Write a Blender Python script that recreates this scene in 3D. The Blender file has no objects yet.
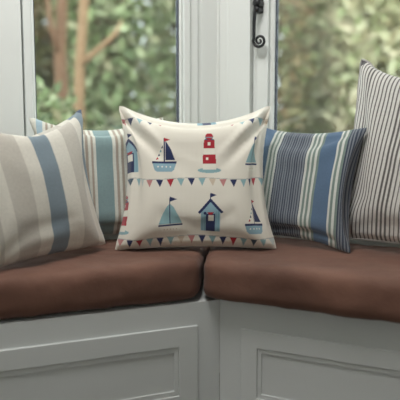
import bpy, bmesh, math, random
import numpy as np
from mathutils import Vector, Matrix
random.seed(7); rng = np.random.default_rng(11)
sc = bpy.context.scene
col = sc.collection

# ------------------------------------------------------------------ helpers
def lin(c):
    c /= 255.0
    return c / 12.92 if c <= 0.04045 else ((c + 0.055) / 1.055) ** 2.4
def rgb(r, g, b): return (lin(r), lin(g), lin(b), 1.0)

def tag(o, label=None, cat=None, group=None, kind=None):
    if label: o['label'] = label
    if cat: o['category'] = cat
    if group: o['group'] = group
    if kind: o['kind'] = kind
    return o

def empty(name, loc=(0, 0, 0)):
    o = bpy.data.objects.new(name, None); col.objects.link(o)
    o.location = loc; o.empty_display_size = 0.05
    return o

def link_mesh(name, me, mat=None, parent=None, smooth=False):
    o = bpy.data.objects.new(name, me); col.objects.link(o)
    if mat: me.materials.append(mat)
    if parent:
        o.parent = parent
        o.matrix_parent_inverse = Matrix.Translation(-parent.location)
    if smooth:
        for p in me.polygons: p.use_smooth = True
    return o

def obj(name, bm, mat=None, parent=None, smooth=False, bevel=0.0, seg=2):
    bmesh.ops.recalc_face_normals(bm, faces=bm.faces)
    me = bpy.data.meshes.new(name); bm.to_mesh(me); bm.free()
    o = link_mesh(name, me, mat, parent, smooth)
    if bevel:
        m = o.modifiers.new('bevel', 'BEVEL'); m.width = bevel; m.segments = seg
        m.limit_method = 'ANGLE'; m.angle_limit = math.radians(40)
    return o

class Line:
    """plan line: a point, a direction along it and the outward normal"""
    def __init__(s, p, d, n): s.p = Vector(p); s.d = Vector(d); s.n = Vector(n)
    def at(s, t, off, z):
        q = s.p + s.d * t + s.n * off
        return Vector((q.x, q.y, z))

def add_box(bm, L, t0, t1, o0, o1, z0, z1):
    vs = [bm.verts.new(L.at(t, o, z)) for z in (z0, z1) for (t, o) in ((t0, o0), (t1, o0), (t1, o1), (t0, o1))]
    for f in ((0, 1, 2, 3), (4, 5, 6, 7), (0, 1, 5, 4), (1, 2, 6, 5), (2, 3, 7, 6), (3, 0, 4, 7)):
        bm.faces.new([vs[i] for i in f])

def add_ring(bm, L, t0, t1, z0, z1, w, o0, o1, wb=None):
    """a rectangular frame of four mitred bars, one closed solid"""
    if wb is None: wb = w
    rects = [(t0, t1, z0, z1), (t0 + w, t1 - w, z0 + wb, z1 - w)]
    V = []
    for o in (o0, o1):
        for (a, b, c, d) in rects:
            V.append([bm.verts.new(L.at(t, o, z)) for (t, z) in ((a, c), (b, c), (b, d), (a, d))])
    fo, fi, bo, bi = V
    for i in range(4):
        j = (i + 1) % 4
        bm.faces.new((fo[i], fo[j], fi[j], fi[i])); bm.faces.new((bo[i], bi[i], bi[j], bo[j]))
        bm.faces.new((fo[i], bo[i], bo[j], fo[j])); bm.faces.new((fi[i], fi[j], bi[j], bi[i]))

def add_prism(bm, pts, z0, z1):
    lo = [bm.verts.new((p[0], p[1], z0)) for p in pts]; hi = [bm.verts.new((p[0], p[1], z1)) for p in pts]
    bm.faces.new(lo[::-1]); bm.faces.new(hi)
    n = len(pts)
    for i in range(n): bm.faces.new((lo[i], lo[(i + 1) % n], hi[(i + 1) % n], hi[i]))

def add_tube(bm, pts, radii, sides=10):
    pts = [Vector(p) for p in pts]; rings = []
    up = Vector((0.13, 0.31, 0.94))
    for i, p in enumerate(pts):
        a = pts[max(i - 1, 0)]; b = pts[min(i + 1, len(pts) - 1)]
        t = (b - a).normalized()
        x = t.cross(up)
        if x.length < 1e-3: x = t.cross(Vector((1, 0, 0)))
        x.normalize(); y = t.cross(x)
        r = radii[i] if hasattr(radii, '__len__') else radii
        rings.append([bm.verts.new(p + (x * math.cos(q) + y * math.sin(q)) * r)
                      for q in (2 * math.pi * k / sides for k in range(sides))])
    for A, B in zip(rings, rings[1:]):
        for k in range(sides): bm.faces.new((A[k], A[(k + 1) % sides], B[(k + 1) % sides], B[k]))
    bm.faces.new(rings[0][::-1]); bm.faces.new(rings[-1])

# ------------------------------------------------------------------ materials
def new_mat(name):
    m = bpy.data.materials.new(name); m.use_nodes = True
    nt = m.node_tree; b = nt.nodes['Principled BSDF']
    return m, nt, b

def noise_bump(nt, b, scale, strength, dist=0.01, coord='Object', detail=4.0):
    tc = nt.nodes.new('ShaderNodeTexCoord'); n = nt.nodes.new('ShaderNodeTexNoise')
    n.inputs['Scale'].default_value = scale; n.inputs['Detail'].default_value = detail
    nt.links.new(tc.outputs[coord], n.inputs['Vector'])
    bp = nt.nodes.new('ShaderNodeBump'); bp.inputs['Strength'].default_value = strength
    bp.inputs['Distance'].default_value = dist
    nt.links.new(n.outputs['Fac'], bp.inputs['Height']); nt.links.new(bp.outputs['Normal'], b.inputs['Normal'])
    return n

def plain(name, c, rough=0.5, var=0.04, scale=6.0, bump=0.05, spec=0.5):
    m, nt, b = new_mat(name)
    n = noise_bump(nt, b, scale, bump)
    mx = nt.nodes.new('ShaderNodeMix'); mx.data_type = 'RGBA'
    mx.inputs[6].default_value = tuple(x * (1 - var) for x in c[:3]) + (1,)
    mx.inputs[7].default_value = tuple(min(1, x * (1 + var)) for x in c[:3]) + (1,)
    nt.links.new(n.outputs['Fac'], mx.inputs[0]); nt.links.new(mx.outputs[2], b.inputs['Base Color'])
    b.inputs['Roughness'].default_value = rough
    b.inputs['Specular IOR Level'].default_value = spec
    return m

def weave(nt, b, k=260.0, strength=0.25):
    """fine woven bump on the cloth's own UV"""
    uv = nt.nodes.new('ShaderNodeUVMap'); uv.uv_map = 'UVMap'
    outs = []
    for ax in ('X', 'Y'):
        w = nt.nodes.new('ShaderNodeTexWave'); w.bands_direction = ax
        w.inputs['Scale'].default_value = k / 6.28; w.inputs['Distortion'].default_value = 0.6
        nt.links.new(uv.outputs[0], w.inputs['Vector']); outs.append(w.outputs['Fac'])
    a = nt.nodes.new('ShaderNodeMath'); a.operation = 'ADD'
    nt.links.new(outs[0], a.inputs[0]); nt.links.new(outs[1], a.inputs[1])
    bp = nt.nodes.new('ShaderNodeBump'); bp.inputs['Strength'].default_value = strength; bp.inputs['Distance'].default_value = 0.0008
    nt.links.new(a.outputs[0], bp.inputs['Height']); nt.links.new(bp.outputs['Normal'], b.inputs['Normal'])
    b.inputs['Roughness'].default_value = 0.9; b.inputs['Specular IOR Level'].default_value = 0.15
    b.inputs['Sheen Weight'].default_value = 0.25; b.inputs['Sheen Roughness'].default_value = 0.6
    return uv

def ramp_nodes(nt, fac, stops):
    """constant colour ramps; more than 30 stops are chained"""
    out = None; chunks = [stops[i:i + 30] for i in range(0, len(stops), 30)]
    for ch in chunks:
        r = nt.nodes.new('ShaderNodeValToRGB'); r.color_ramp.interpolation = 'CONSTANT'
        e = r.color_ramp.elements
        while len(e) > 1: e.remove(e[-1])
        e[0].position = ch[0][0]; e[0].color = ch[0][1]
        for p, c in ch[1:]:
            q = e.new(min(p, 1.0)); q.color = c
        nt.links.new(fac, r.inputs['Fac'])
        if out is None: out = r.outputs['Color']
        else:
            g = nt.nodes.new('ShaderNodeMath'); g.operation = 'GREATER_THAN'; g.inputs[1].default_value = ch[0][0]
            nt.links.new(fac, g.inputs[0])
            mx = nt.nodes.new('ShaderNodeMix'); mx.data_type = 'RGBA'
            nt.links.new(g.outputs[0], mx.inputs[0]); nt.links.new(out, mx.inputs[6]); nt.links.new(r.outputs['Color'], mx.inputs[7])
            out = mx.outputs[2]
    return out

def stripe_mat(name, bands, corner=None, skew=0.0):
    """bands: list of (width, colour) laid across the cloth from left to right, widths add up to 1"""
    m, nt, b = new_mat(name)
    uv = weave(nt, b)
    sp = nt.nodes.new('ShaderNodeSeparateXYZ'); nt.links.new(uv.outputs[0], sp.inputs[0])
    stops = []; x = 0.0
    tot = sum(w for w, _ in bands)
    for w, c in bands: stops.append((x / tot, c)); x += w
    fac = sp.outputs['X']
    if skew:     # cut slightly off the grain
        ma = nt.nodes.new('ShaderNodeMath'); ma.operation = 'MULTIPLY_ADD'; ma.inputs[1].default_value = skew
        nt.links.new(sp.outputs['Y'], ma.inputs[0]); nt.links.new(sp.outputs['X'], ma.inputs[2]); fr = nt.nodes.new('ShaderNodeMath'); fr.operation = 'WRAP'; fr.inputs[1].default_value = 1.0; fr.inputs[2].default_value = 0.0
        nt.links.new(ma.outputs[0], fr.inputs[0]); fac = fr.outputs[0]
    c = ramp_nodes(nt, fac, stops)
    # slight slub variation of the yarn
    n = nt.nodes.new('ShaderNodeTexNoise'); n.inputs['Scale'].default_value = 60; n.inputs['Detail'].default_value = 3
    nt.links.new(uv.outputs[0], n.inputs['Vector'])
    mr = nt.nodes.new('ShaderNodeMapRange'); mr.inputs['To Min'].default_value = 0.86; mr.inputs['To Max'].default_value = 1.1
    nt.links.new(n.outputs['Fac'], mr.inputs['Value'])
    mu = nt.nodes.new('ShaderNodeMix'); mu.data_type = 'RGBA'; mu.blend_type = 'MULTIPLY'; mu.inputs[0].default_value = 1
    nt.links.new(c, mu.inputs[6]); nt.links.new(mr.outputs[0], mu.inputs[7])
    out = mu.outputs[2]
    if corner:   # a navy bartack sewn in the corner of the seam
        d = nt.nodes.new('ShaderNodeVectorMath'); d.operation = 'DISTANCE'; d.inputs[1].default_value = (corner[0], corner[1], 0)
        nt.links.new(uv.outputs[0], d.inputs[0])
        l = nt.nodes.new('ShaderNodeMath'); l.operation = 'LESS_THAN'; l.inputs[1].default_value = corner[2]
        nt.links.new(d.outputs['Value'], l.inputs[0])
        mx = nt.nodes.new('ShaderNodeMix'); mx.data_type = 'RGBA'; mx.inputs[7].default_value = corner[3]
        nt.links.new(l.outputs[0], mx.inputs[0]); nt.links.new(out, mx.inputs[6]); out = mx.outputs[2]
    nt.links.new(out, b.inputs['Base Color'])
    return m

WHITE = plain('white_gloss_paint', rgb(229, 232, 229), 0.38, 0.015, 5, 0.03)
BASEW = plain('white_eggshell_paint', rgb(208, 211, 210), 0.5, 0.02, 5, 0.04)
WALLP = plain('wall_paint', rgb(214, 212, 204), 0.8, 0.02, 8, 0.05)
FLOORM = plain('oak_floor', rgb(82, 72, 64), 0.5, 0.25, 3, 0.1)
IRON = plain('black_iron', rgb(24, 25, 28), 0.42, 0.1, 60, 0.25)
GASK = plain('dark_gasket', rgb(24, 30, 52), 0.6, 0.05, 40, 0.05)
GRASS = plain('garden_grass', rgb(98, 108, 62), 0.95, 0.35, 9, 0.6)
LOAM = plain('garden_soil', rgb(92, 78, 54), 0.95, 0.3, 9, 0.6)
BARK = plain('bark', rgb(156, 124, 94), 0.9, 0.3, 14, 0.8)
BARKD = plain('dark_bark', rgb(124, 92, 70), 0.9, 0.3, 14, 0.8)

def suede():
    m, nt, b = new_mat('brown_suede')
    tc = nt.nodes.new('ShaderNodeTexCoord')
    n1 = nt.nodes.new('ShaderNodeTexNoise'); n1.inputs['Scale'].default_value = 5; n1.inputs['Detail'].default_value = 6
    n2 = nt.nodes.new('ShaderNodeTexNoise'); n2.inputs['Scale'].default_value = 120; n2.inputs['Detail'].default_value = 3
    for n in (n1, n2): nt.links.new(tc.outputs['Object'], n.inputs['Vector'])
    r = nt.nodes.new('ShaderNodeValToRGB'); e = r.color_ramp.elements
    e[0].position = 0.3; e[0].color = rgb(94, 65, 54); e[1].position = 0.72; e[1].color = rgb(122, 87, 73)
    nt.links.new(n1.outputs['Fac'], r.inputs['Fac']); nt.links.new(r.outputs['Color'], b.inputs['Base Color'])
    bp = nt.nodes.new('ShaderNodeBump'); bp.inputs['Strength'].default_value = 0.3; bp.inputs['Distance'].default_value = 0.002
    nt.links.new(n2.outputs['Fac'], bp.inputs['Height'])
    bp2 = nt.nodes.new('ShaderNodeBump'); bp2.inputs['Strength'].default_value = 0.5; bp2.inputs['Distance'].default_value = 0.02
    nt.links.new(n1.outputs['Fac'], bp2.inputs['Height']); nt.links.new(bp.outputs['Normal'], bp2.inputs['Normal'])
    nt.links.new(bp2.outputs['Normal'], b.inputs['Normal'])
    b.inputs['Roughness'].default_value = 0.72; b.inputs['Specular IOR Level'].default_value = 0.3
    b.inputs['Sheen Weight'].default_value = 0.08; b.inputs['Sheen Roughness'].default_value = 0.5
    return m
SUEDE = suede()

def glass():
    m = bpy.data.materials.new('window_glass'); m.use_nodes = True; nt = m.node_tree
    nt.nodes.clear()
    out = nt.nodes.new('ShaderNodeOutputMaterial'); mix = nt.nodes.new('ShaderNodeMixShader')
    tr = nt.nodes.new('ShaderNodeBsdfTransparent'); gl = nt.nodes.new('ShaderNodeBsdfGlossy'); gl.inputs['Roughness'].default_value = 0.0
    tr.inputs['Color'].default_value = (0.97, 0.985, 0.975, 1)
    ge = nt.nodes.new('ShaderNodeNewGeometry'); fr = nt.nodes.new('ShaderNodeFresnel')
    mr = nt.nodes.new('ShaderNodeMapRange'); mr.inputs['To Min'].default_value = 1.7; mr.inputs['To Max'].default_value = 1 / 1.7
    nt.links.new(ge.outputs['Backfacing'], mr.inputs['Value']); nt.links.new(mr.outputs[0], fr.inputs['IOR'])
    nt.links.new(fr.outputs[0], mix.inputs[0]); nt.links.new(tr.outputs[0], mix.inputs[1]); nt.links.new(gl.outputs[0], mix.inputs[2])
    nt.links.new(mix.outputs[0], out.inputs['Surface'])
    return m
GLASS = glass()

def leaf_mat(name, cols):
    m, nt, b = new_mat(name)
    g = nt.nodes.new('ShaderNodeNewGeometry'); r = nt.nodes.new('ShaderNodeValToRGB')
    e = r.color_ramp.elements
    while len(e) > 1: e.remove(e[-1])
    e[0].position = 0; e[0].color = cols[0]
    for i, c in enumerate(cols[1:]): q = e.new((i + 1) / (len(cols) - 1)); q.color = c
    nt.links.new(g.outputs['Random Per Island'], r.inputs['Fac']); nt.links.new(r.outputs['Color'], b.inputs['Base Color'])
    b.inputs['Roughness'].default_value = 0.45
    return m

# ------------------------------------------------------------------ camera
PITCH = math.radians(7.0); FPX = 700.0; EYE = 0.961
cam = bpy.data.cameras.new('camera'); co = bpy.data.objects.new('camera', cam); col.objects.link(co)
co.location = (0, 0, EYE); co.rotation_euler = (math.pi / 2 - PITCH, 0, 0)
cam.sensor_width = 36; cam.lens = 36 * FPX / 400; cam.clip_start = 0.05
cam.dof.use_dof = True; cam.dof.focus_distance = 2.16; cam.dof.aperture_fstop = 1.9
sc.camera = co

# ------------------------------------------------------------------ plan
AL, AR = math.radians(23.2), math.radians(26.8)
dL = (-math.cos(AL), -math.sin(AL)); nL = (-math.sin(AL), math.cos(AL))
dR = (math.cos(AR), -math.sin(AR)); nR = (math.sin(AR), math.cos(AR))
B = (0.044, 2.0)                       # inner corner of the seat fronts
DEPTH = 0.48
def corner(off):                       # point at distance off behind both fronts
    A = np.array([nL, nR]); return tuple(np.array(B) + np.linalg.solve(A, [off, off]))
W = corner(DEPTH)
B2 = (B[0] - dL[0] * 0.015, B[1] - dL[1] * 0.015)     # the boxes' inner corner, a little right of the pads' joint
SL, SR = Line(B2, dL, nL), Line(B2, dR, nR)
WL, WR = Line(W, dL, nL), Line(W, dR, nR)
Z_BASE, Z_SEAT, Z_SILL, Z_HEAD, Z_CEIL = 0.42, 0.547, 0.66, 2.08, 2.4
TEND = 1.5
eL, eR = WL.at(TEND, 0, 0), WR.at(TEND, 0, 0)
XL, XR, YB = eL.x, eR.x, -2.6

# ------------------------------------------------------------------ setting
def boxw(bm, x0, x1, y0, y1, z0, z1):
    add_prism(bm, [(x0, y0), (x1, y0), (x1, y1), (x0, y1)], z0, z1)
def struct(name, bm, m, bevel=0): return tag(obj(name, bm, m, bevel=bevel), kind='structure')

bm = bmesh.new(); boxw(bm, XL - 0.15, XR + 0.15, YB - 0.1, 3.0, -0.1, 0.0); struct('floor', bm, FLOORM)
bm = bmesh.new(); boxw(bm, XL - 0.15, XR + 0.15, YB - 0.1, 2.95, Z_CEIL, Z_CEIL + 0.1); struct('ceiling', bm, WALLP)
for side, x0, x1, ye in (('left', XL - 0.12, XL, eL.y), ('right', XR, XR + 0.12, eR.y)):
    bm = bmesh.new(); boxw(bm, x0, x1, YB, ye, 0, Z_CEIL); struct('wall_' + side, bm, WALLP)
# rear wall of the room with a wide opening to the daylight
bm = bmesh.new()
boxw(bm, XL, XR, YB - 0.1, YB, 0, 1.2); boxw(bm, XL, XR, YB - 0.1, YB, 2.1, Z_CEIL)
boxw(bm, XL, -0.6, YB - 0.1, YB, 1.2, 2.1); boxw(bm, 0.5, XR, YB - 0.1, YB, 1.2, 2.1)
struct('wall_back', bm, WALLP)
for nm, L in (('front_left', WL), ('front_right', WR)):
    bm = bmesh.new()
    pts = [L.at(0.0, 0, 0), L.at(TEND, 0, 0), L.at(TEND, 0.12, 0), (L.p + (Vector(corner(DEPTH + 0.12)) - L.p))]
    add_prism(bm, pts, 0, Z_SILL); add_prism(bm, pts, Z_HEAD, Z_CEIL)
    struct('wall_' + nm, bm, WALLP)

# posts of the bay
bm = bmesh.new()
cc = Vector(corner(DEPTH - 0.012))
add_prism(bm, [WL.at(0.066, -0.012, 0).xy, cc, WR.at(0.012, -0.012, 0).xy, WR.at(0.014, -0.007, 0).xy, WR.at(0.046, -0.007, 0).xy, WR.at(0.048, -0.012, 0).xy,
               WR.at(0.131, -0.012, 0).xy, WR.at(0.131, 0.10, 0).xy, Vector(corner(DEPTH + 0.12)), WL.at(0.066, 0.10, 0).xy], Z_SILL, Z_HEAD)
struct('trim_1', bm, WHITE, bevel=0.0015)
bm = bmesh.new(); add_box(bm, WL, 0.6825, 0.86, -0.012, 0.0105, Z_SILL + 0.0125, Z_HEAD); add_box(bm, WL, 0.712, 0.86, 0.011, 0.10, Z_SILL + 0.0125, Z_HEAD); struct('trim_2', bm, WHITE, bevel=0.004)
bm = bmesh.new(); add_box(bm, WR, 0.86, 1.0, -0.012, 0.10, Z_SILL, Z_HEAD); struct('trim_3', bm, WHITE, bevel=0.004)

def window(name, L, t0, t1, ow, sw, label):
    """t0..t1 whole window, ow fixed frame width, sw casement stile width"""
    r = empty(name, L.at((t0 + t1) / 2, 0.03, Z_SILL)); tag(r, kind='structure')
    bm = bmesh.new(); add_ring(bm, L, t0, t1, Z_SILL, Z_HEAD, ow, 0.012, 0.09); obj('window_frame', bm, WHITE, r, bevel=0.003)
    g = 0.003
    a0, a1, z0, z1 = t0 + ow + g, t1 - ow - g, Z_SILL + ow + g, Z_HEAD - ow - g
    s1 = sw * 0.70
    bm = bmesh.new(); add_ring(bm, L, a0, a1, z0, z1, s1, 0.0, 0.055); cs = obj('casement', bm, WHITE, r, bevel=0.004)
    # glazing bead, sloped back to the pane
    bm = bmesh.new(); add_ring(bm, L, a0 + s1, a1 - s1, z0 + s1, z1 - s1, sw - s1, 0.012, 0.045); obj('glazing_bead', bm, WHITE, cs, bevel=0.006, seg=3)
    i0, i1, k0, k1 = a0 + sw, a1 - sw, z0 + sw, z1 - sw
    bm = bmesh.new(); add_ring(bm, L, i0, i1, k0, k1, 0.0025, 0.019, 0.041); obj('gasket', bm, GASK, cs)
    bm = bmesh.new(); add_box(bm, L, i0 + 0.001, i1 - 0.001, 0.028, 0.032, k0 + 0.001, k1 - 0.001); obj('pane', bm, GLASS, r)
    bm = bmesh.new(); add_box(bm, L, i0 + 0.001, i1 - 0.001, 0.042, 0.046, k0 + 0.001, k1 - 0.001); obj('pane', bm, GLASS, r)
    bm = bmesh.new(); add_box(bm, L, t0 + 0.002, t1 - 0.002, -0.03, 0.012, Z_SILL - 0.022, Z_SILL + 0.012); obj('window_sill', bm, WHITE, r, bevel=0.005)
    return r, (a0, a1, z0, z1)

w1, _ = window('window_1', WL, 0.068, 0.708, 0.030, 0.037, '')
w2, (ra0, ra1, rz0, rz1) = window('window_2', WR, 0.133, 0.856, 0.014, 0.062, '')
w3, _ = window('window_3', WL, 0.864, 1.47, 0.030, 0.045, '')
w4, _ = window('window_4', WR, 1.004, 1.47, 0.030, 0.045, '')

# black monkey-tail fastener on the right casement
hx = 0.163
def HP(dt, off, z): return WR.at(hx + dt, off, z)
hd = empty('window_handle', HP(0, 0, 1.30)); hd.parent = w2; hd.matrix_parent_inverse = Matrix.Translation(-w2.location)
def hobj(name, bm, **k):
    o = obj(name, bm, IRON, None, **k); o.parent = w2; o.matrix_parent_inverse = Matrix.Translation(-w2.location); return o
bpy.data.objects.remove(hd)
bm = bmesh.new()
arm = [HP(-0.004, -0.030, 1.324), HP(-0.006, -0.034, 1.302), HP(-0.0085, -0.034, 1.272), HP(-0.009, -0.033, 1.242), HP(-0.009, -0.033, 1.219)]
rad = [0.0075, 0.0068, 0.0062, 0.0058, 0.0055]
cx, cz = 0.0115, 1.208
for k in range(0, 34):
    a = math.pi + k / 33 * math.radians(610); r_ = 0.0205 * (1 - k / 33) ** 0.85 + 0.002
    arm.append(HP(cx + r_ * math.cos(a), -0.033, cz + r_ * math.sin(a))); rad.append(0.0053 - 0.0020 * k / 33)
add_tube(bm, arm, rad, 10); hobj('window_handle', bm, smooth=True)
bm = bmesh.new()
for z, r_ in ((1.334, 0.0145), (1.313, 0.012)):
    add_tube(bm, [HP(0, 0.0, z), HP(0, -0.010, z), HP(0, -0.026, z), HP(0, -0.036, z), HP(0, -0.040, z)], [r_, r_, r_ * 0.8, r_ * 0.95, r_ * 0.45], 14)
hobj('handle_pivot', bm, smooth=True)
bm = bmesh.new(); add_box(bm, WR, hx - 0.012, hx + 0.012, -0.006, 0.0, 1.302, 1.42)
hobj('handle_plate', bm, bevel=0.003)

# ------------------------------------------------------------------ built-in seat
def seat_base(L, t_out, z_out, t_in, z_in, label):
    """white panelled front of the window seat with its lid"""
    r = empty('window_seat_base', L.at(0.7, 0, 0)); tag(r, label, 'window seat', 'panelled window seat bases')
    bm = bmesh.new()
    def bc(off): return Vector(B2) + Vector(corner(off)) - Vector(B)
    pts = [L.at(0.0006, 0, 0).xy, L.at(1.28, 0, 0).xy, L.at(1.28, 0.02, 0).xy, bc(0.02) + L.d * 0.0006]
    add_prism(bm, pts, 0.0, Z_BASE); obj('front_board', bm, BASEW, r)
    bm = bmesh.new()
    pts = [bc(0.0205) + L.d * 0.001, L.at(1.28, 0.0205, 0).xy, L.at(1.28, DEPTH - 0.016, 0).xy, bc(DEPTH - 0.016) + L.d * 0.001]
    add_prism(bm, pts, Z_BASE - 0.019, Z_BASE); obj('lid', bm, BASEW, r)
    # raised panel frame with a moulded inner edge
    tw = t_in - t_out; t1 = 1.10
    bm = bmesh.new(); add_ring(bm, L, t_out, t1, 0.09, z_out, tw * 0.80, -0.0075, -0.0002); f = obj('panel_frame', bm, BASEW, r, bevel=0.003, seg=3)
    bm = bmesh.new(); add_ring(bm, L, t_out + tw * 0.80, t1 - tw * 0.80, 0.09 + tw * 0.80, z_out - tw * 0.80, tw * 0.20, -0.004, -0.0002); obj('moulding', bm, BASEW, f, bevel=0.004, seg=3)
    bm = bmesh.new(); add_box(bm, L, 0.0 + 0.03, 1.28, -0.012, -0.0002, 0.0, 0.08); obj('plinth', bm, BASEW, r, bevel=0.004)
    return r
seat_base(SL, 0.072, 0.353, 0.146, 0.279, 'white panelled window seat base under the left brown seat cushion')
seat_base(SR, 0.070, 0.344, 0.136, 0.280, 'white panelled window seat base under the right brown seat cushion')

C0 = Vector((0.002, 1.9715))          # where the two seat pads meet in front
def seat_pad(L, gap, label, name='seat_cushion'):
    Lc = Line(C0, L.d, L.n)
    back = Vector(corner(DEPTH - 0.03)) + Vector((-0.012, 0))
    bd = (back - C0); dep = bd.dot(L.n)
    p0 = C0 + L.d * gap; p1 = C0 + L.d * 1.22
    p2 = p1 + L.n * dep; p3 = back + L.d * gap
    bm = bmesh.new(); add_prism(bm, [p0, p1, p2, p3], Z_BASE + 0.003, Z_SEAT)
    o = obj(name, bm, SUEDE, smooth=True)
    m = o.modifiers.new('round', 'BEVEL'); m.width = 0.034; m.segments = 6; m.limit_method = 'NONE'
    m = o.modifiers.new('remesh', 'REMESH'); m.mode = 'VOXEL'; m.voxel_size = 0.011; m.use_smooth_shade = True
    m = o.modifiers.new('soften', 'SMOOTH'); m.iterations = 4; m.factor = 0.5
    tx = bpy.data.textures.new(name + '_dents', 'CLOUDS'); tx.noise_scale = 0.09; tx.noise_depth = 2
    m = o.modifiers.new('dents', 'DISPLACE'); m.texture = tx; m.strength = 0.010; m.mid_level = 0.72; m.texture_coords = 'GLOBAL'
    tag(o, label, 'seat cushion', 'brown seat cushions')
    return o
seat_pad(SL, 0.0015, 'long brown suede seat cushion on the left bench below the wide linen striped pillow')
seat_pad(SR, 0.0015, 'long brown suede seat cushion on the right bench below the grey ticking pillow')

# ------------------------------------------------------------------ pillows: two sewn sheets filled and slumped
def inflate(Lw, Lh, vol, lean, n=33, steps=110, its=10, grav=0.05, seed=0, wr=0.004, pinch=(0.05, 0.05, 0.05, 0.03)):
    r = np.random.default_rng(seed)
    lean = math.radians(lean)
    u = np.linspace(-0.5, 0.5, n); U, V = np.meshgrid(u, u + 0.5)        # rows go upward
    idx = np.zeros((2, n, n), int); idx[0] = np.arange(n * n).reshape(n, n)
    inner = np.zeros((n, n), bool); inner[1:-1, 1:-1] = True
    idx[1] = idx[0]; idx[1][inner] = n * n + np.arange((n - 2) ** 2)
    N = n * n + (n - 2) ** 2
    P = np.zeros((N, 3))
    bul = 0.03 * np.cos(U * math.pi) * np.sin(V * math.pi)
    up = np.array([0, math.sin(lean), math.cos(lean)]); fw = np.array([0, -math.cos(lean), math.sin(lean)])
    for s, sg in ((0, 1), (1, -1)):
        q = U[..., None] * Lw * np.array([1, 0, 0]) + (V[..., None] * Lh + 0.01) * up + (sg * bul + r.normal(0, wr, (n, n)))[..., None] * fw
        P[idx[s].ravel()] = q.reshape(-1, 3)
    # how far the filling lets each seam (left, right, top, bottom) draw in between its corners
    cw = np.cos(U * math.pi) ** 0.8; ch = np.sin(V * math.pi).clip(0) ** 0.8
    Ut = U * Lw + np.where(U < 0, pinch[0], -pinch[1]) * ch * (np.abs(U) * 2)
    Vt_ = V * Lh + np.where(V < 0.5, pinch[3], -pinch[2]) * cw * np.abs(2 * V - 1)
    seam = ~inner; si = idx[0][seam]
    target = (Ut[..., None] * np.array([1, 0, 0]) + (Vt_[..., None] + 0.004) * up)[seam]
    groups = []
    hx_, hz_ = Lw / (n - 1), Lh / (n - 1)
    for s in (0, 1):
        I = idx[s]
        for par in (0, 1):
            a, b = I[:, par:-1:2], I[:, par + 1::2]; k = min(a.shape[1], b.shape[1]); groups.append((a[:, :k].ravel(), b[:, :k].ravel(), hx_, 1.0))
            a, b = I[par:-1:2], I[par + 1::2]; k = min(len(a), len(b)); groups.append((a[:k].ravel(), b[:k].ravel(), hz_, 1.0))
            dg = math.hypot(hx_, hz_)
            a, b = I[par:-1:2, :-1], I[par + 1::2, 1:]; k = min(len(a), len(b)); groups.append((a[:k].ravel(), b[:k].ravel(), dg, 0.35))
            a, b = I[par:-1:2, 1:], I[par + 1::2, :-1]; k = min(len(a), len(b)); groups.append((a[:k].ravel(), b[:k].ravel(), dg, 0.35))
        for par in range(4):
            a, b = I[:, par:-2:4], I[:, par + 2::4]; k = min(a.shape[1], b.shape[1]); groups.append((a[:, :k].ravel(), b[:, :k].ravel(), 2 * hx_, 0.10))
            a, b = I[par:-2:4], I[par + 2::4]; k = min(len(a), len(b)); groups.append((a[:k].ravel(), b[:k].ravel(), 2 * hz_, 0.10))
    T = []
    for s in (0, 1):
        I = idx[s]; a, b, c, d = I[:-1, :-1].ravel(), I[:-1, 1:].ravel(), I[1:, 1:].ravel(), I[1:, :-1].ravel()
        t = np.vstack([np.c_[a, b, c], np.c_[a, c, d]])
        T.append(t if s == 0 else t[:, ::-1])
    T = np.vstack(T)
    Vt = vol * (Lw * Lh) ** 1.5
    Q = P.copy(); back0 = 0.0
    bn = np.array([0, math.cos(lean), -math.sin(lean)])                 # normal of the support behind
    for st in range(steps):
        A, Bv, Cv = P[T[:, 0]], P[T[:, 1]], P[T[:, 2]]
        fn = np.cross(Bv - A, Cv - A)
        volm = np.einsum('ij,ij->i', A, np.cross(Bv, Cv)).sum() / 6
        if st == 0 and volm < 0: pass
        F = np.zeros((N, 3))
        for k in range(3):
            for ax in range(3): F[:, ax] += np.bincount(T[:, k], fn[:, ax], N)
        pr = max(-0.2, min(1.0, (Vt - abs(volm)) / Vt * 4)) * np.sign(volm)
        step = (P - Q) * 0.88
        acc = F / (np.linalg.norm(F, axis=1).mean() + 1e-12) * pr * 0.0035
        step = step + acc; step[:, 2] -= grav * 0.0006
        Q = P.copy(); P = P + np.clip(step, -0.012, 0.012)
        for it in range(its):
            for a, b, L0, kf in groups:
                d = P[b] - P[a]; ln = np.linalg.norm(d, axis=1, keepdims=True) + 1e-9
                if kf == 0.10: c = np.minimum(ln - L0, 0) * 1.0
                else: c = ln - L0
                c = d / ln * c * 0.5 * kf
                P[a] += c; P[b] -= c
            P[si] += (target - P[si]) * 0.03
            low = P[:, 2] < 0
            P[low, 2] = 0; P[low, :2] += (Q[low, :2] - P[low, :2]) * 0.8
            pen = P @ bn - 0.075
            hit = pen > 0
            P[hit] -= pen[hit, None] * bn * 0.8
    return P[idx[0]], P[idx[1]]

def cr_matrix(n, m):
    M = np.zeros((m, n))
    for i in range(m):
        x = i / (m - 1) * (n - 1); k = min(int(x), n - 2); t = x - k
        w = [(-t + 2 * t * t - t ** 3) / 2, (2 - 5 * t * t + 3 * t ** 3) / 2, (t + 4 * t * t - 3 * t ** 3) / 2, (-t * t + t ** 3) / 2]
        for j, ww in zip(range(k - 1, k + 3), w): M[i, min(max(j, 0), n - 1)] += ww
    return M

def smooth_sheet(S, k=1):
    for _ in range(k):
        R = S.copy()
        R[1:-1, 1:-1] = 0.5 * S[1:-1, 1:-1] + 0.125 * (S[:-2, 1:-1] + S[2:, 1:-1] + S[1:-1, :-2] + S[1:-1, 2:])
        S = R
    return S

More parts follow.
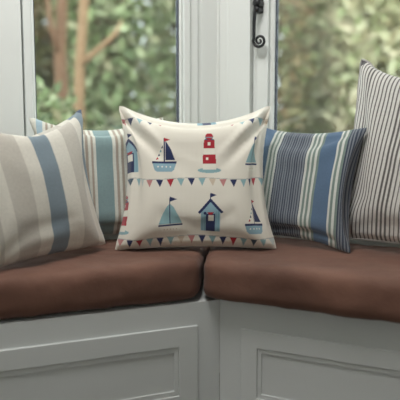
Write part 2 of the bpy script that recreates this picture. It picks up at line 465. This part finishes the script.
def plump(F, K, lean, fill, fold=0.0, square=2.2, dogear=0.0):
    """filling pressed right out to the seams: the sheets part steeply at the edges, the corners stay thin"""
    n = len(F); a = math.radians(lean); fw = np.array([0, -math.cos(a), math.sin(a)])
    mid = (F + K) / 2; D = ((F - K) / 2) @ fw
    u = np.linspace(-1, 1, n); g = 1 - np.abs(u) ** square
    prof = np.sqrt(np.outer(g, g)) ** 1.0
    T = D.max() * fill
    if dogear:    # the upper corners carry no filling and stand up flat
        U, V = np.meshgrid((u + 1) / 2, (u + 1) / 2)
        for x in (U, 1 - U): prof = prof * (1 - 0.85 * np.exp(-((x / dogear) ** 2 + ((1 - V) / dogear) ** 2)))
    D2 = 0.22 * D + 0.78 * T * prof
    if fold:      # pulled creases running from the two upper corners into the filling
        U, V = np.meshgrid((u + 1) / 2, (u + 1) / 2)
        for x in (U, 1 - U):
            al = (x + (1 - V)) / 2; ac = (1 - V) - x * 1.15 + 0.02
            ramp_ = np.clip(al / 0.07, 0, 1) * np.clip((0.40 - al) / 0.25, 0, 1)
            D2 = D2 + fold * ramp_ * (0.8 * np.exp(-((ac + 0.02) / 0.04) ** 2) - 1.2 * np.exp(-((ac - 0.085) / 0.045) ** 2))
    rest = (F - K) / 2 - D[..., None] * fw
    off = D2[..., None] * fw + rest
    return mid + off, mid - off

PILLOWS = {}
def pillow(name, Lw, Lh, vol, lean, loc, yaw, mat, label, m=97, roll=0, seed=1, colours=None, grav=0.05, n=33, pinch=(0.05, 0.05, 0.05, 0.03), smooth=1, piping=None, fill=1.0, fold=0.0, square=2.2, dogear=0.0):
    F, K = inflate(Lw, Lh, vol, lean, seed=seed, grav=grav, n=n, pinch=pinch)
    F, K = smooth_sheet(F, smooth), smooth_sheet(K, smooth)
    F, K = plump(F, K, lean, fill, fold, square, dogear)
    M = cr_matrix(n, m)
    f = np.einsum('ij,jkc,lk->ilc', M, F, M); mb = 97 if m > 97 else m
    if mb != m: mb = m
    k = np.einsum('ij,jkc,lk->ilc', M, K, M)
    verts = f.reshape(-1, 3)
    inner = np.zeros((m, m), bool); inner[1:-1, 1:-1] = True
    ib = np.arange(m * m).reshape(m, m).copy(); ib[inner] = m * m + np.arange((m - 2) ** 2)
    verts = np.vstack([verts, k[inner]])
    i0 = np.arange(m * m).reshape(m, m)
    def quads(I, flip):
        q = np.stack([I[:-1, :-1], I[:-1, 1:], I[1:, 1:], I[1:, :-1]], -1).reshape(-1, 4)
        return q[:, ::-1] if flip else q
    faces = np.vstack([quads(i0, False), quads(ib, True)])
    Rr = np.array(Matrix.Rotation(math.radians(roll), 3, 'Y')); verts = verts @ Rr.T
    verts[:, 2] -= verts[:, 2].min()
    me = bpy.data.meshes.new(name); me.from_pydata(verts.tolist(), [], faces.tolist())
    uu = np.linspace(0, 1, m); UV = np.zeros((len(verts), 2))
    g = np.stack(np.meshgrid(uu, uu), -1)
    UV[:m * m] = g.reshape(-1, 2); UV[m * m:] = g[inner]
    lay = me.uv_layers.new(name='UVMap')
    li = np.zeros(len(me.loops), int); me.loops.foreach_get('vertex_index', li)
    lay.data.foreach_set('uv', UV[li].ravel())
    if colours is not None:
        at = me.color_attributes.new('print', 'FLOAT_COLOR', 'POINT')
        cfront = colours(g.reshape(-1, 2)); cback = colours(g[inner])
        at.data.foreach_set('color', np.vstack([cfront, cback]).astype(np.float32).ravel())
    o = link_mesh(name, me, mat, None, True)
    me.update()
    o.location = loc; o.rotation_euler = (0, 0, math.radians(yaw))
    tag(o, label, 'pillow', 'pillows on the window seat')
    if piping:
        ring = np.vstack([f[0, :-1], f[:-1, -1], f[-1, :0:-1], f[:0:-1, 0]]) @ Rr.T
        ring[:, 2] -= 0
        off = (f.reshape(-1, 3) @ Rr.T)[0] - verts[0]
        ring = ring - off
        bm = bmesh.new(); st = ring[::2]
        pts = [Vector(p) for p in st] + [Vector(st[0])]
        add_tube(bm, pts, piping[1], 8)
        pp = obj('piping', bm, piping[0], None, True); pp.parent = o
    PILLOWS[name + label] = (o, f)
    return o

CREAM = rgb(226, 221, 209); NAVY = rgb(38, 48, 88); RED = rgb(168, 40, 52); TEAL = rgb(140, 176, 182)
PALE = rgb(196, 204, 200); PINK = rgb(190, 130, 128); DKG = rgb(64, 84, 100); BEIGE = rgb(205, 190, 170); MID = rgb(96, 134, 168)

def nautical(uv):
    """the printed cloth: rows of bunting with boats, huts and lighthouses between"""
    c = np.tile(np.array(CREAM), (len(uv), 1)); X, Y = uv[:, 0], uv[:, 1]
    SX, SY = 0.0062, 0.0068
    def poly(pts, colr):
        pts = np.array(pts); inside = np.zeros(len(X), bool)
        sel = np.where((X >= pts[:, 0].min()) & (X <= pts[:, 0].max()) & (Y >= pts[:, 1].min()) & (Y <= pts[:, 1].max()))[0]
        if not len(sel): return
        x, y = X[sel], Y[sel]; ins = np.zeros(len(sel), bool)
        for (x0, y0), (x1, y1) in zip(pts, np.roll(pts, -1, 0)):
            if y0 == y1: continue
            cr = ((y0 > y) != (y1 > y)) & (x < (x1 - x0) * (y - y0) / (y1 - y0) + x0)
            ins ^= cr
        c[sel[ins]] = colr
    def motif(cu, bv, shapes, k=1.0):
        for pts, colr in shapes: poly([(cu + x * SX * k, bv + y * SY * k) for x, y in pts], colr)
    def box(x0, x1, y0, y1): return [(x0, y0), (x1, y0), (x1, y1), (x0, y1)]
    def ell(cx, cy, rx, ry, n=18): return [(cx + rx * math.cos(6.2832 * i / n), cy + ry * math.sin(6.2832 * i / n)) for i in range(n)]
    WHT = rgb(232, 228, 216); HULL = rgb(138, 170, 184); TEALD = rgb(108, 150, 162)
    boat = [([(-11.5, 8.5), (11.5, 8.5), (9.5, 2), (7, 0), (-7, 0), (-9.5, 2)], HULL), (box(-11.8, 11.8, 8.2, 10.2), NAVY),
            (box(-0.6, 0.6, 9, 33), NAVY), ([(1, 11.5), (10.5, 11.5), (6.5, 22), (1, 31)], NAVY),
            ([(-1.4, 11.5), (-8.5, 11.5), (-6, 19), (-1.4, 28)], WHT)]
    boat += [([(-8.2 + i * 1.7, 12 + i * 3.6), (-5.4 + i * 1.4, 12.4 + i * 3.6), (-6.6 + i * 1.6, 14.8 + i * 3.6)], (RED, NAVY, TEALD, NAVY)[i]) for i in range(4)]
    boat += [([(0, 33.5), (0, 29.5), (6, 31.5)], RED)] + [(ell(x, 5, .8, .8, 8), WHT) for x in (-6, -2, 2, 6)]
    light = [([(-0.4, 9), (-11.5, 9), (-8, 17), (-3.5, 26), (-0.4, 29.5)], TEAL), ([(0.4, 9), (11.5, 9), (8.5, 17), (4, 26), (0.4, 29.5)], TEAL),
             (box(-0.5, 0.5, 9, 35), NAVY), (box(-11.8, 11.8, 6.8, 8.4), NAVY), ([(-10.5, 6.4), (10.5, 6.4), (8.5, 0.6), (-8.5, 0.6)], WHT),
             ([(0, 36.5), (0, 31.5), (7, 34)], NAVY)] + [(ell(x, 3.4, .7, .7, 8), BEIGE) for x in (-6, -3, 0, 3, 6)]
    hut = [([(-9.5, 0), (9.5, 0), (9.5, 22), (0, 33), (-9.5, 22)], HULL)]
    hut += [(box(x - .35, x + .35, 0, 22), TEALD) for x in (-7.5, -5.5, 5.5, 7.5)]
    hut += [([(-12.5, 21), (-10.5, 19.4), (0, 31.2), (10.5, 19.4), (12.5, 21), (0, 35)], NAVY), (box(-4.4, 4.4, 0, 19.5), NAVY),
            (box(-2.5, 3.0, 11, 18), WHT), ([(-3.4, 21), (3.4, 21), (1.5, 18.4), (-1.5, 18.4)], RED), (ell(-5.4, 20, 1.6, 1.6), NAVY),
            (box(-0.4, 0.4, 34, 39), NAVY), ([(0, 40), (0, 35.5), (6, 37.8)], NAVY)]
    tower = [(ell(0, 1.5, 11.5, 2.6), TEAL), ([(-6.6, 2), (6.6, 2), (4.4, 31), (-4.4, 31)], WHT),
             ([(-6.6, 8), (6.6, 8), (6.1, 17), (-6.1, 17)], RED), ([(-5.5, 23), (5.5, 23), (5.2, 31), (-5.2, 31)], RED),
             (box(-1.4, 1.2, 26, 29), WHT), (box(-3.4, -1, 11.5, 14), WHT), (box(-3.6, 3.6, 31, 35), TEALD), (box(-4.6, 4.6, 31, 32), NAVY), (ell(0, 35, 3.8, 3.4), RED), (box(-4, 4, 33.6, 34.6), TEALD)]
    for cu, sh in ((0.022, hut), (0.308, boat), (0.58, tower), (0.875, light)): motif(cu, 0.517, sh)
    for cu, sh in ((-0.004, tower), (0.341, light), (0.585, hut), (0.868, boat)): motif(cu, 0.108, sh)
    motif(0.572, 0.968, hut)
    seq = [DKG, TEAL, PALE, PINK, NAVY, RED, TEAL, NAVY, TEAL, BEIGE, PINK, NAVY, TEAL, NAVY, RED, TEAL]
    for row, (v0, sh) in enumerate(((0.895, 10), (0.472, 0), (0.066, 3))):
        for i in range(16):
            u = 0.026 + i * 0.0635; s = 0.006 * math.cos(u * 12.6)
            poly([(u - 0.022, v0 + s), (u + 0.022, v0 + s), (u + 0.002, v0 + s - 0.05)], seq[(i + sh) % 16])
        for k in range(40):
            u0, u1 = k / 40, (k + 1) / 40; a, b = 0.006 * math.cos(u0 * 12.6), 0.006 * math.cos(u1 * 12.6)
            poly([(u0, v0 + a), (u1, v0 + b), (u1, v0 + b + 0.0045), (u0, v0 + a + 0.0045)], rgb(176, 176, 172))
    return c


def print_mat():
    m, nt, b = new_mat('nautical_print_cotton')
    weave(nt, b)
    a = nt.nodes.new('ShaderNodeAttribute'); a.attribute_name = 'print'
    nt.links.new(a.outputs['Color'], b.inputs['Base Color'])
    return m
PRINT = print_mat()

LIN = rgb(214, 209, 198); GRY = rgb(190, 184, 174); SB = rgb(122, 137, 147); DARKB = rgb(58, 72, 98)
linen = stripe_mat('linen_wide_stripe', [
    (0.10, SB), (0.12, LIN), (0.03, GRY), (0.09, LIN), (0.14, GRY), (0.09, LIN), (0.125, SB), (0.125, LIN), (0.14, GRY), (0.08, LIN)],
    corner=(1.0, 1.0, 0.045, DARKB), skew=0.115)
TL = rgb(138, 162, 164); TW = rgb(222, 222, 212); TT = rgb(176, 164, 150); TP = rgb(168, 192, 204)
def lines(n, w, a, b): return [(w, a if i % 2 == 0 else b) for i in range(n)]
teal = stripe_mat('teal_stripe', [(0.05, TW), (0.05, TP)] + lines(7, 0.02, TW, TT) + [(0.13, TL)] + lines(7, 0.021, TW, TT) + [(0.14, TL)] + lines(8, 0.024, TW, TT) + [(0.14, TL)] + lines(9, 0.02, TW, TT))
BB = rgb(86, 109, 136); BC = rgb(206, 208, 202); BN = rgb(62, 70, 86); BG = rgb(124, 130, 138); BM = rgb(120, 136, 130)
blue = stripe_mat('blue_stripe', [(0.10, BC), (0.14, BB)] + lines(5, 0.02, BC, BM) + lines(25, 0.0113, BN, BG) + lines(6, 0.02, BC, BM) + [(0.135, BB)]
                  + lines(4, 0.02, BC, BM) + lines(9, 0.0135, BN, BG))
KC = rgb(216, 213, 208); KS = rgb(100, 96, 94)
tick = stripe_mat('grey_ticking', [x for _ in range(42) for x in ((0.63, KC), (0.37, KS))], corner=(0.0, 1.0, 0.04, rgb(92, 90, 92)), skew=-0.085)

zs = Z_SEAT + 0.001
P1 = pillow('scatter_pillow', 0.50, 0.465, 0.125, 15, (-0.012, 2.115, zs), 2, PRINT,
       'cream square pillow printed with sailboats, huts, lighthouse and bunting, in the seat corner', m=361, seed=3, colours=nautical, n=37, pinch=(.04, .04, .068, .012), fold=0.016, fill=1.2, square=3.6, dogear=0.17)
P2 = pillow('scatter_pillow', 0.50, 0.43, 0.14, 10, (-0.448, 1.935, zs), 50, linen,
       'wide linen and grey striped pillow with a faded blue stripe, at the far left', roll=-2, seed=5, pinch=(.05, .035, .09, .012))
P3 = pillow('scatter_pillow', 0.46, 0.415, 0.10, 6, (-0.312, 2.25, zs), 23, teal,
       'teal and cream striped pillow mostly hidden behind the linen and sailboat pillows', seed=8)
P4 = pillow('scatter_pillow', 0.43, 0.392, 0.11, 12, (0.292, 2.20, zs), -42, blue,
       'blue, cream and navy pinstriped pillow between the sailboat and ticking pillows', seed=9, pinch=(.05, .05, .03, .03))
P5 = pillow('scatter_pillow', 0.60, 0.57, 0.10, 8, (0.645, 2.001, zs), -42, tick,
       'tall grey and white ticking striped pillow at the far right', roll=3, seed=12, pinch=(.025, .05, .10, .02), piping=(plain('grey_piping', rgb(176, 172, 170), 0.9), 0.0028))

# soft contact: where a pillow behind presses into one in front, its cloth gives way
from mathutils.bvhtree import BVHTree
bpy.context.view_layer.update()
def press(soft, hard, back, margin=0.003):
    me = hard.data; Mh = hard.matrix_world
    tree_ = BVHTree.FromPolygons([Mh @ v.co for v in me.vertices], [tuple(p.vertices) for p in me.polygons])
    Ms = soft.matrix_world; inv = Ms.inverted(); D = Vector((back[0], back[1], 0)).normalized()
    for v in soft.data.vertices:
        p = Ms @ v.co
        # walk out of the pillow in front, towards the window
        hits = []; q = p.copy()
        for _ in range(4):
            h = tree_.ray_cast(q, D, 0.6)
            if h[0] is None: break
            hits.append(h[0]); q = h[0] + D * 0.0005
        if len(hits) % 2 == 1:
            v.co = inv @ (hits[-1] + D * (margin + 0.06 * (hits[-1] - p).length * 0.3))
    soft.data.update()
press(P3, P1, nL); press(P3, P2, nL); press(P4, P1, nR); press(P5, P4, nR)


# ------------------------------------------------------------------ garden
bm = bmesh.new()
vs = [bm.verts.new(p) for p in ((-9, 3.0, -0.1), (9, 3.0, -0.1), (9, 6.0, 0.0), (-9, 6.0, 0.0), (9, 14, 0.9), (-9, 14, 0.9))]
bm.faces.new(vs[:4]); bm.faces.new((vs[3], vs[2], vs[4], vs[5]))
tag(obj('garden_ground', bm, LOAM), kind='structure')

def foliage(bm, n, cen, rad, size, seed, shell=0.55):
    r = np.random.default_rng(seed)
    for _ in range(n):
        d = r.normal(size=3); d /= np.linalg.norm(d)
        q = shell + (1 - shell) * r.random() ** 0.6
        p = np.array(cen) + d * q * np.array(rad) + r.normal(0, 0.05, 3)
        if p[2] < 0.02: p[2] = 0.02 + r.random() * 0.2
        a = Vector(r.normal(size=3) + np.array([0, -0.3, 0.2])).normalized(); b2 = a.cross(Vector(r.normal(size=3))).normalized(); c2 = a.cross(b2)
        s = size * (0.6 + 0.8 * r.random()); p = Vector(p)
        # a leaf: pointed blade folded slightly along its rib
        v = [bm.verts.new(p + b2 * x * s + c2 * y * s + a * z * s) for (x, y, z) in ((-1, 0, 0), (-0.2, 0.42, 0.12), (1, 0, -0.1), (-0.2, -0.42, 0.12))]
        bm.faces.new((v[0], v[1], v[2])); bm.faces.new((v[0], v[2], v[3]))

def stems(bm, base, n, h, spread, r0, seed):
    r = np.random.default_rng(seed)
    for _ in range(n):
        e = Vector((base[0] + r.normal(0, spread), base[1] + r.normal(0, spread * 0.6), base[2] + h * (0.7 + 0.4 * r.random())))
        b0 = Vector(base) + Vector((r.normal(0, 0.06), r.normal(0, 0.06), 0)); mid = (b0 + e) / 2 + Vector(r.normal(0, 0.08, 3))
        add_tube(bm, [b0, mid, e], [r0, r0 * 0.75, r0 * 0.35], 6)

def shrub(x, y, rx, ry, h, n, size, mat, label, seed, name='garden_shrub', cat='shrub', gz=0.0):
    r = empty(name, (x, y, gz)); tag(r, label, cat, 'shrubs in the garden')
    bm = bmesh.new(); foliage(bm, n, (x, y, gz + h * 0.5), (rx, ry, h * 0.55), size, seed); obj('foliage', bm, mat, r)
    bm = bmesh.new(); stems(bm, (x, y, gz - 0.02), 9, h * 0.8, rx * 0.4, 0.025, seed + 1); obj('stems', bm, BARKD, r, True)
    return r
G1 = leaf_mat('green_leaves', [rgb(74, 92, 54), rgb(108, 126, 78), rgb(140, 156, 106), rgb(180, 188, 148), rgb(134, 120, 88)])
G2 = leaf_mat('mixed_leaves', [rgb(92, 94, 58), rgb(130, 130, 86), rgb(150, 120, 88), rgb(112, 134, 78)])
G3 = leaf_mat('olive_leaves', [rgb(186, 184, 146), rgb(210, 204, 168), rgb(214, 200, 172), rgb(188, 194, 150), rgb(164, 174, 126)])
G4 = leaf_mat('pale_leaves', [rgb(160, 174, 124), rgb(192, 198, 152), rgb(206, 204, 172), rgb(140, 160, 104)])
shrub(-2.55, 8.0, 0.63, 0.6, 3.5, 4500, 0.08, G2, 'brownish leafy shrub behind the tree trunks at the left of the left window', 21)
shrub(-0.95, 8.0, 0.63, 0.6, 3.6, 5000, 0.08, G1, 'bright green leafy shrub filling the right half of the left window', 23)
shrub(0.62, 8.0, 0.63, 0.6, 3.5, 4000, 0.08, G2, 'mixed brown and green shrub mostly hidden behind the white corner post', 26)
shrub(2.08, 8.0, 0.63, 0.6, 3.6, 9000, 0.10, G3, 'olive and straw coloured shrub filling the right window', 27)
shrub(-1.25, 5.0, 0.5, 0.35, 1.1, 2500, 0.055, G1, 'low green bush in front of the tree trunks outside the left window', 25)
shrub(-3.6, 10.0, 0.74, 0.7, 4.2, 3500, 0.10, G1, 'tall green shrub at the far left, further back than the brownish shrub', 33)
shrub(-1.75, 10.0, 0.74, 0.7, 4.2, 6000, 0.11, G2, 'tall brownish shrub in the back row, seen between the tree trunks', 31)
shrub(0.1, 10.0, 0.74, 0.7, 4.2, 3500, 0.10, G1, 'tall dark green shrub in the back row behind the corner post', 37)
shrub(1.9, 10.0, 0.74, 0.7, 4.4, 8000, 0.12, G4, 'tall pale green shrub in the back row behind the straw coloured shrub', 35)
shrub(3.7, 10.0, 0.74, 0.7, 4.4, 7000, 0.12, G4, 'tall pale green shrub in the back row at the far right', 39)

def px(x, y, Y):
    dx, dy = (x - 200) / FPX, (200 - y) / FPX
    k = Y / (math.cos(PITCH) + dy * math.sin(PITCH))
    return Vector((dx * k, Y, EYE + (-math.sin(PITCH) + dy * math.cos(PITCH)) * k))
def tree(label, Y, trunk, rad, limbs, mat):
    base = Vector(trunk[0])
    r = empty('garden_tree', (base.x, base.y, 0.02)); tag(r, label, 'tree', 'bare trees outside the left window')
    bm = bmesh.new(); add_tube(bm, trunk, rad, 12); obj('trunk', bm, mat, r, True)
    for pts, rr in limbs:
        bm = bmesh.new(); add_tube(bm, pts, rr, 10); obj('branch', bm, mat, r, True)
Y = 6.0
t0 = px(78, 140, Y); t0.z = 0.0
tree('slim pale brown tree trunk with a side branch outside the left window', Y,
     [t0, px(79, 100, Y), px(80, 60, Y), px(83, 20, Y), px(86, -30, Y), px(85, -90, Y)], [0.06, 0.045, 0.042, 0.04, 0.036, 0.02],
     [([px(80, 66, Y), px(93, 54, Y - 0.05), px(105, 44, Y - 0.1), px(116, 33, Y - 0.1), px(122, 20, Y)], [0.03, 0.026, 0.023, 0.018, 0.008])], BARK)
t0 = px(62, 140, Y + 0.5); t0.z = 0.0
tree('darker brown tree trunk left of the slim pale one, outside the left window', Y + 0.5,
     [t0, px(62, 90, Y + .5), px(60, 50, Y + .5), px(62, 10, Y + .5), px(60, -60, Y + .5)], [0.08, 0.06, 0.055, 0.05, 0.03],
     [([px(61, 60, Y + .5), px(52, 30, Y + .4), px(46, -10, Y + .4)], [0.035, 0.028, 0.015])], BARKD)

# ------------------------------------------------------------------ light
w = bpy.data.worlds.new('overcast_sky'); sc.world = w; w.use_nodes = True
nt = w.node_tree; bg = nt.nodes['Background']
tc = nt.nodes.new('ShaderNodeTexCoord'); sp = nt.nodes.new('ShaderNodeSeparateXYZ'); rp = nt.nodes.new('ShaderNodeValToRGB')
nt.links.new(tc.outputs['Generated'], sp.inputs[0]); nt.links.new(sp.outputs['Z'], rp.inputs['Fac'])
rp.color_ramp.elements[0].position = 0.0; rp.color_ramp.elements[0].color = (0.70, 0.76, 0.78, 1)
rp.color_ramp.elements[1].position = 0.9; rp.color_ramp.elements[1].color = (0.92, 0.98, 1.0, 1)
nt.links.new(rp.outputs['Color'], bg.inputs['Color']); bg.inputs['Strength'].default_value = 2.7

def area(name, loc, target, sx, sy, power, c=(1, 1, 1)):
    l = bpy.data.lights.new(name, 'AREA'); l.shape = 'RECTANGLE'; l.size = sx; l.size_y = sy; l.energy = power; l.color = c
    o = bpy.data.objects.new(name, l); col.objects.link(o); o.location = loc
    o.rotation_euler = (Vector(target) - Vector(loc)).to_track_quat('-Z', 'Y').to_euler()
    return o
area('overhead_fill', (-0.25, 1.42, 2.36), (-0.2, 1.5, 0.0), 0.6, 0.6, 15, (1.0, 0.985, 0.96))  # added fill light, out of view, to brighten the pillows and corner post

vs = sc.view_settings
vs.view_transform = 'Standard'; vs.look = 'None'; vs.exposure = 0.75; vs.gamma = 1.0; vs.use_curve_mapping = False
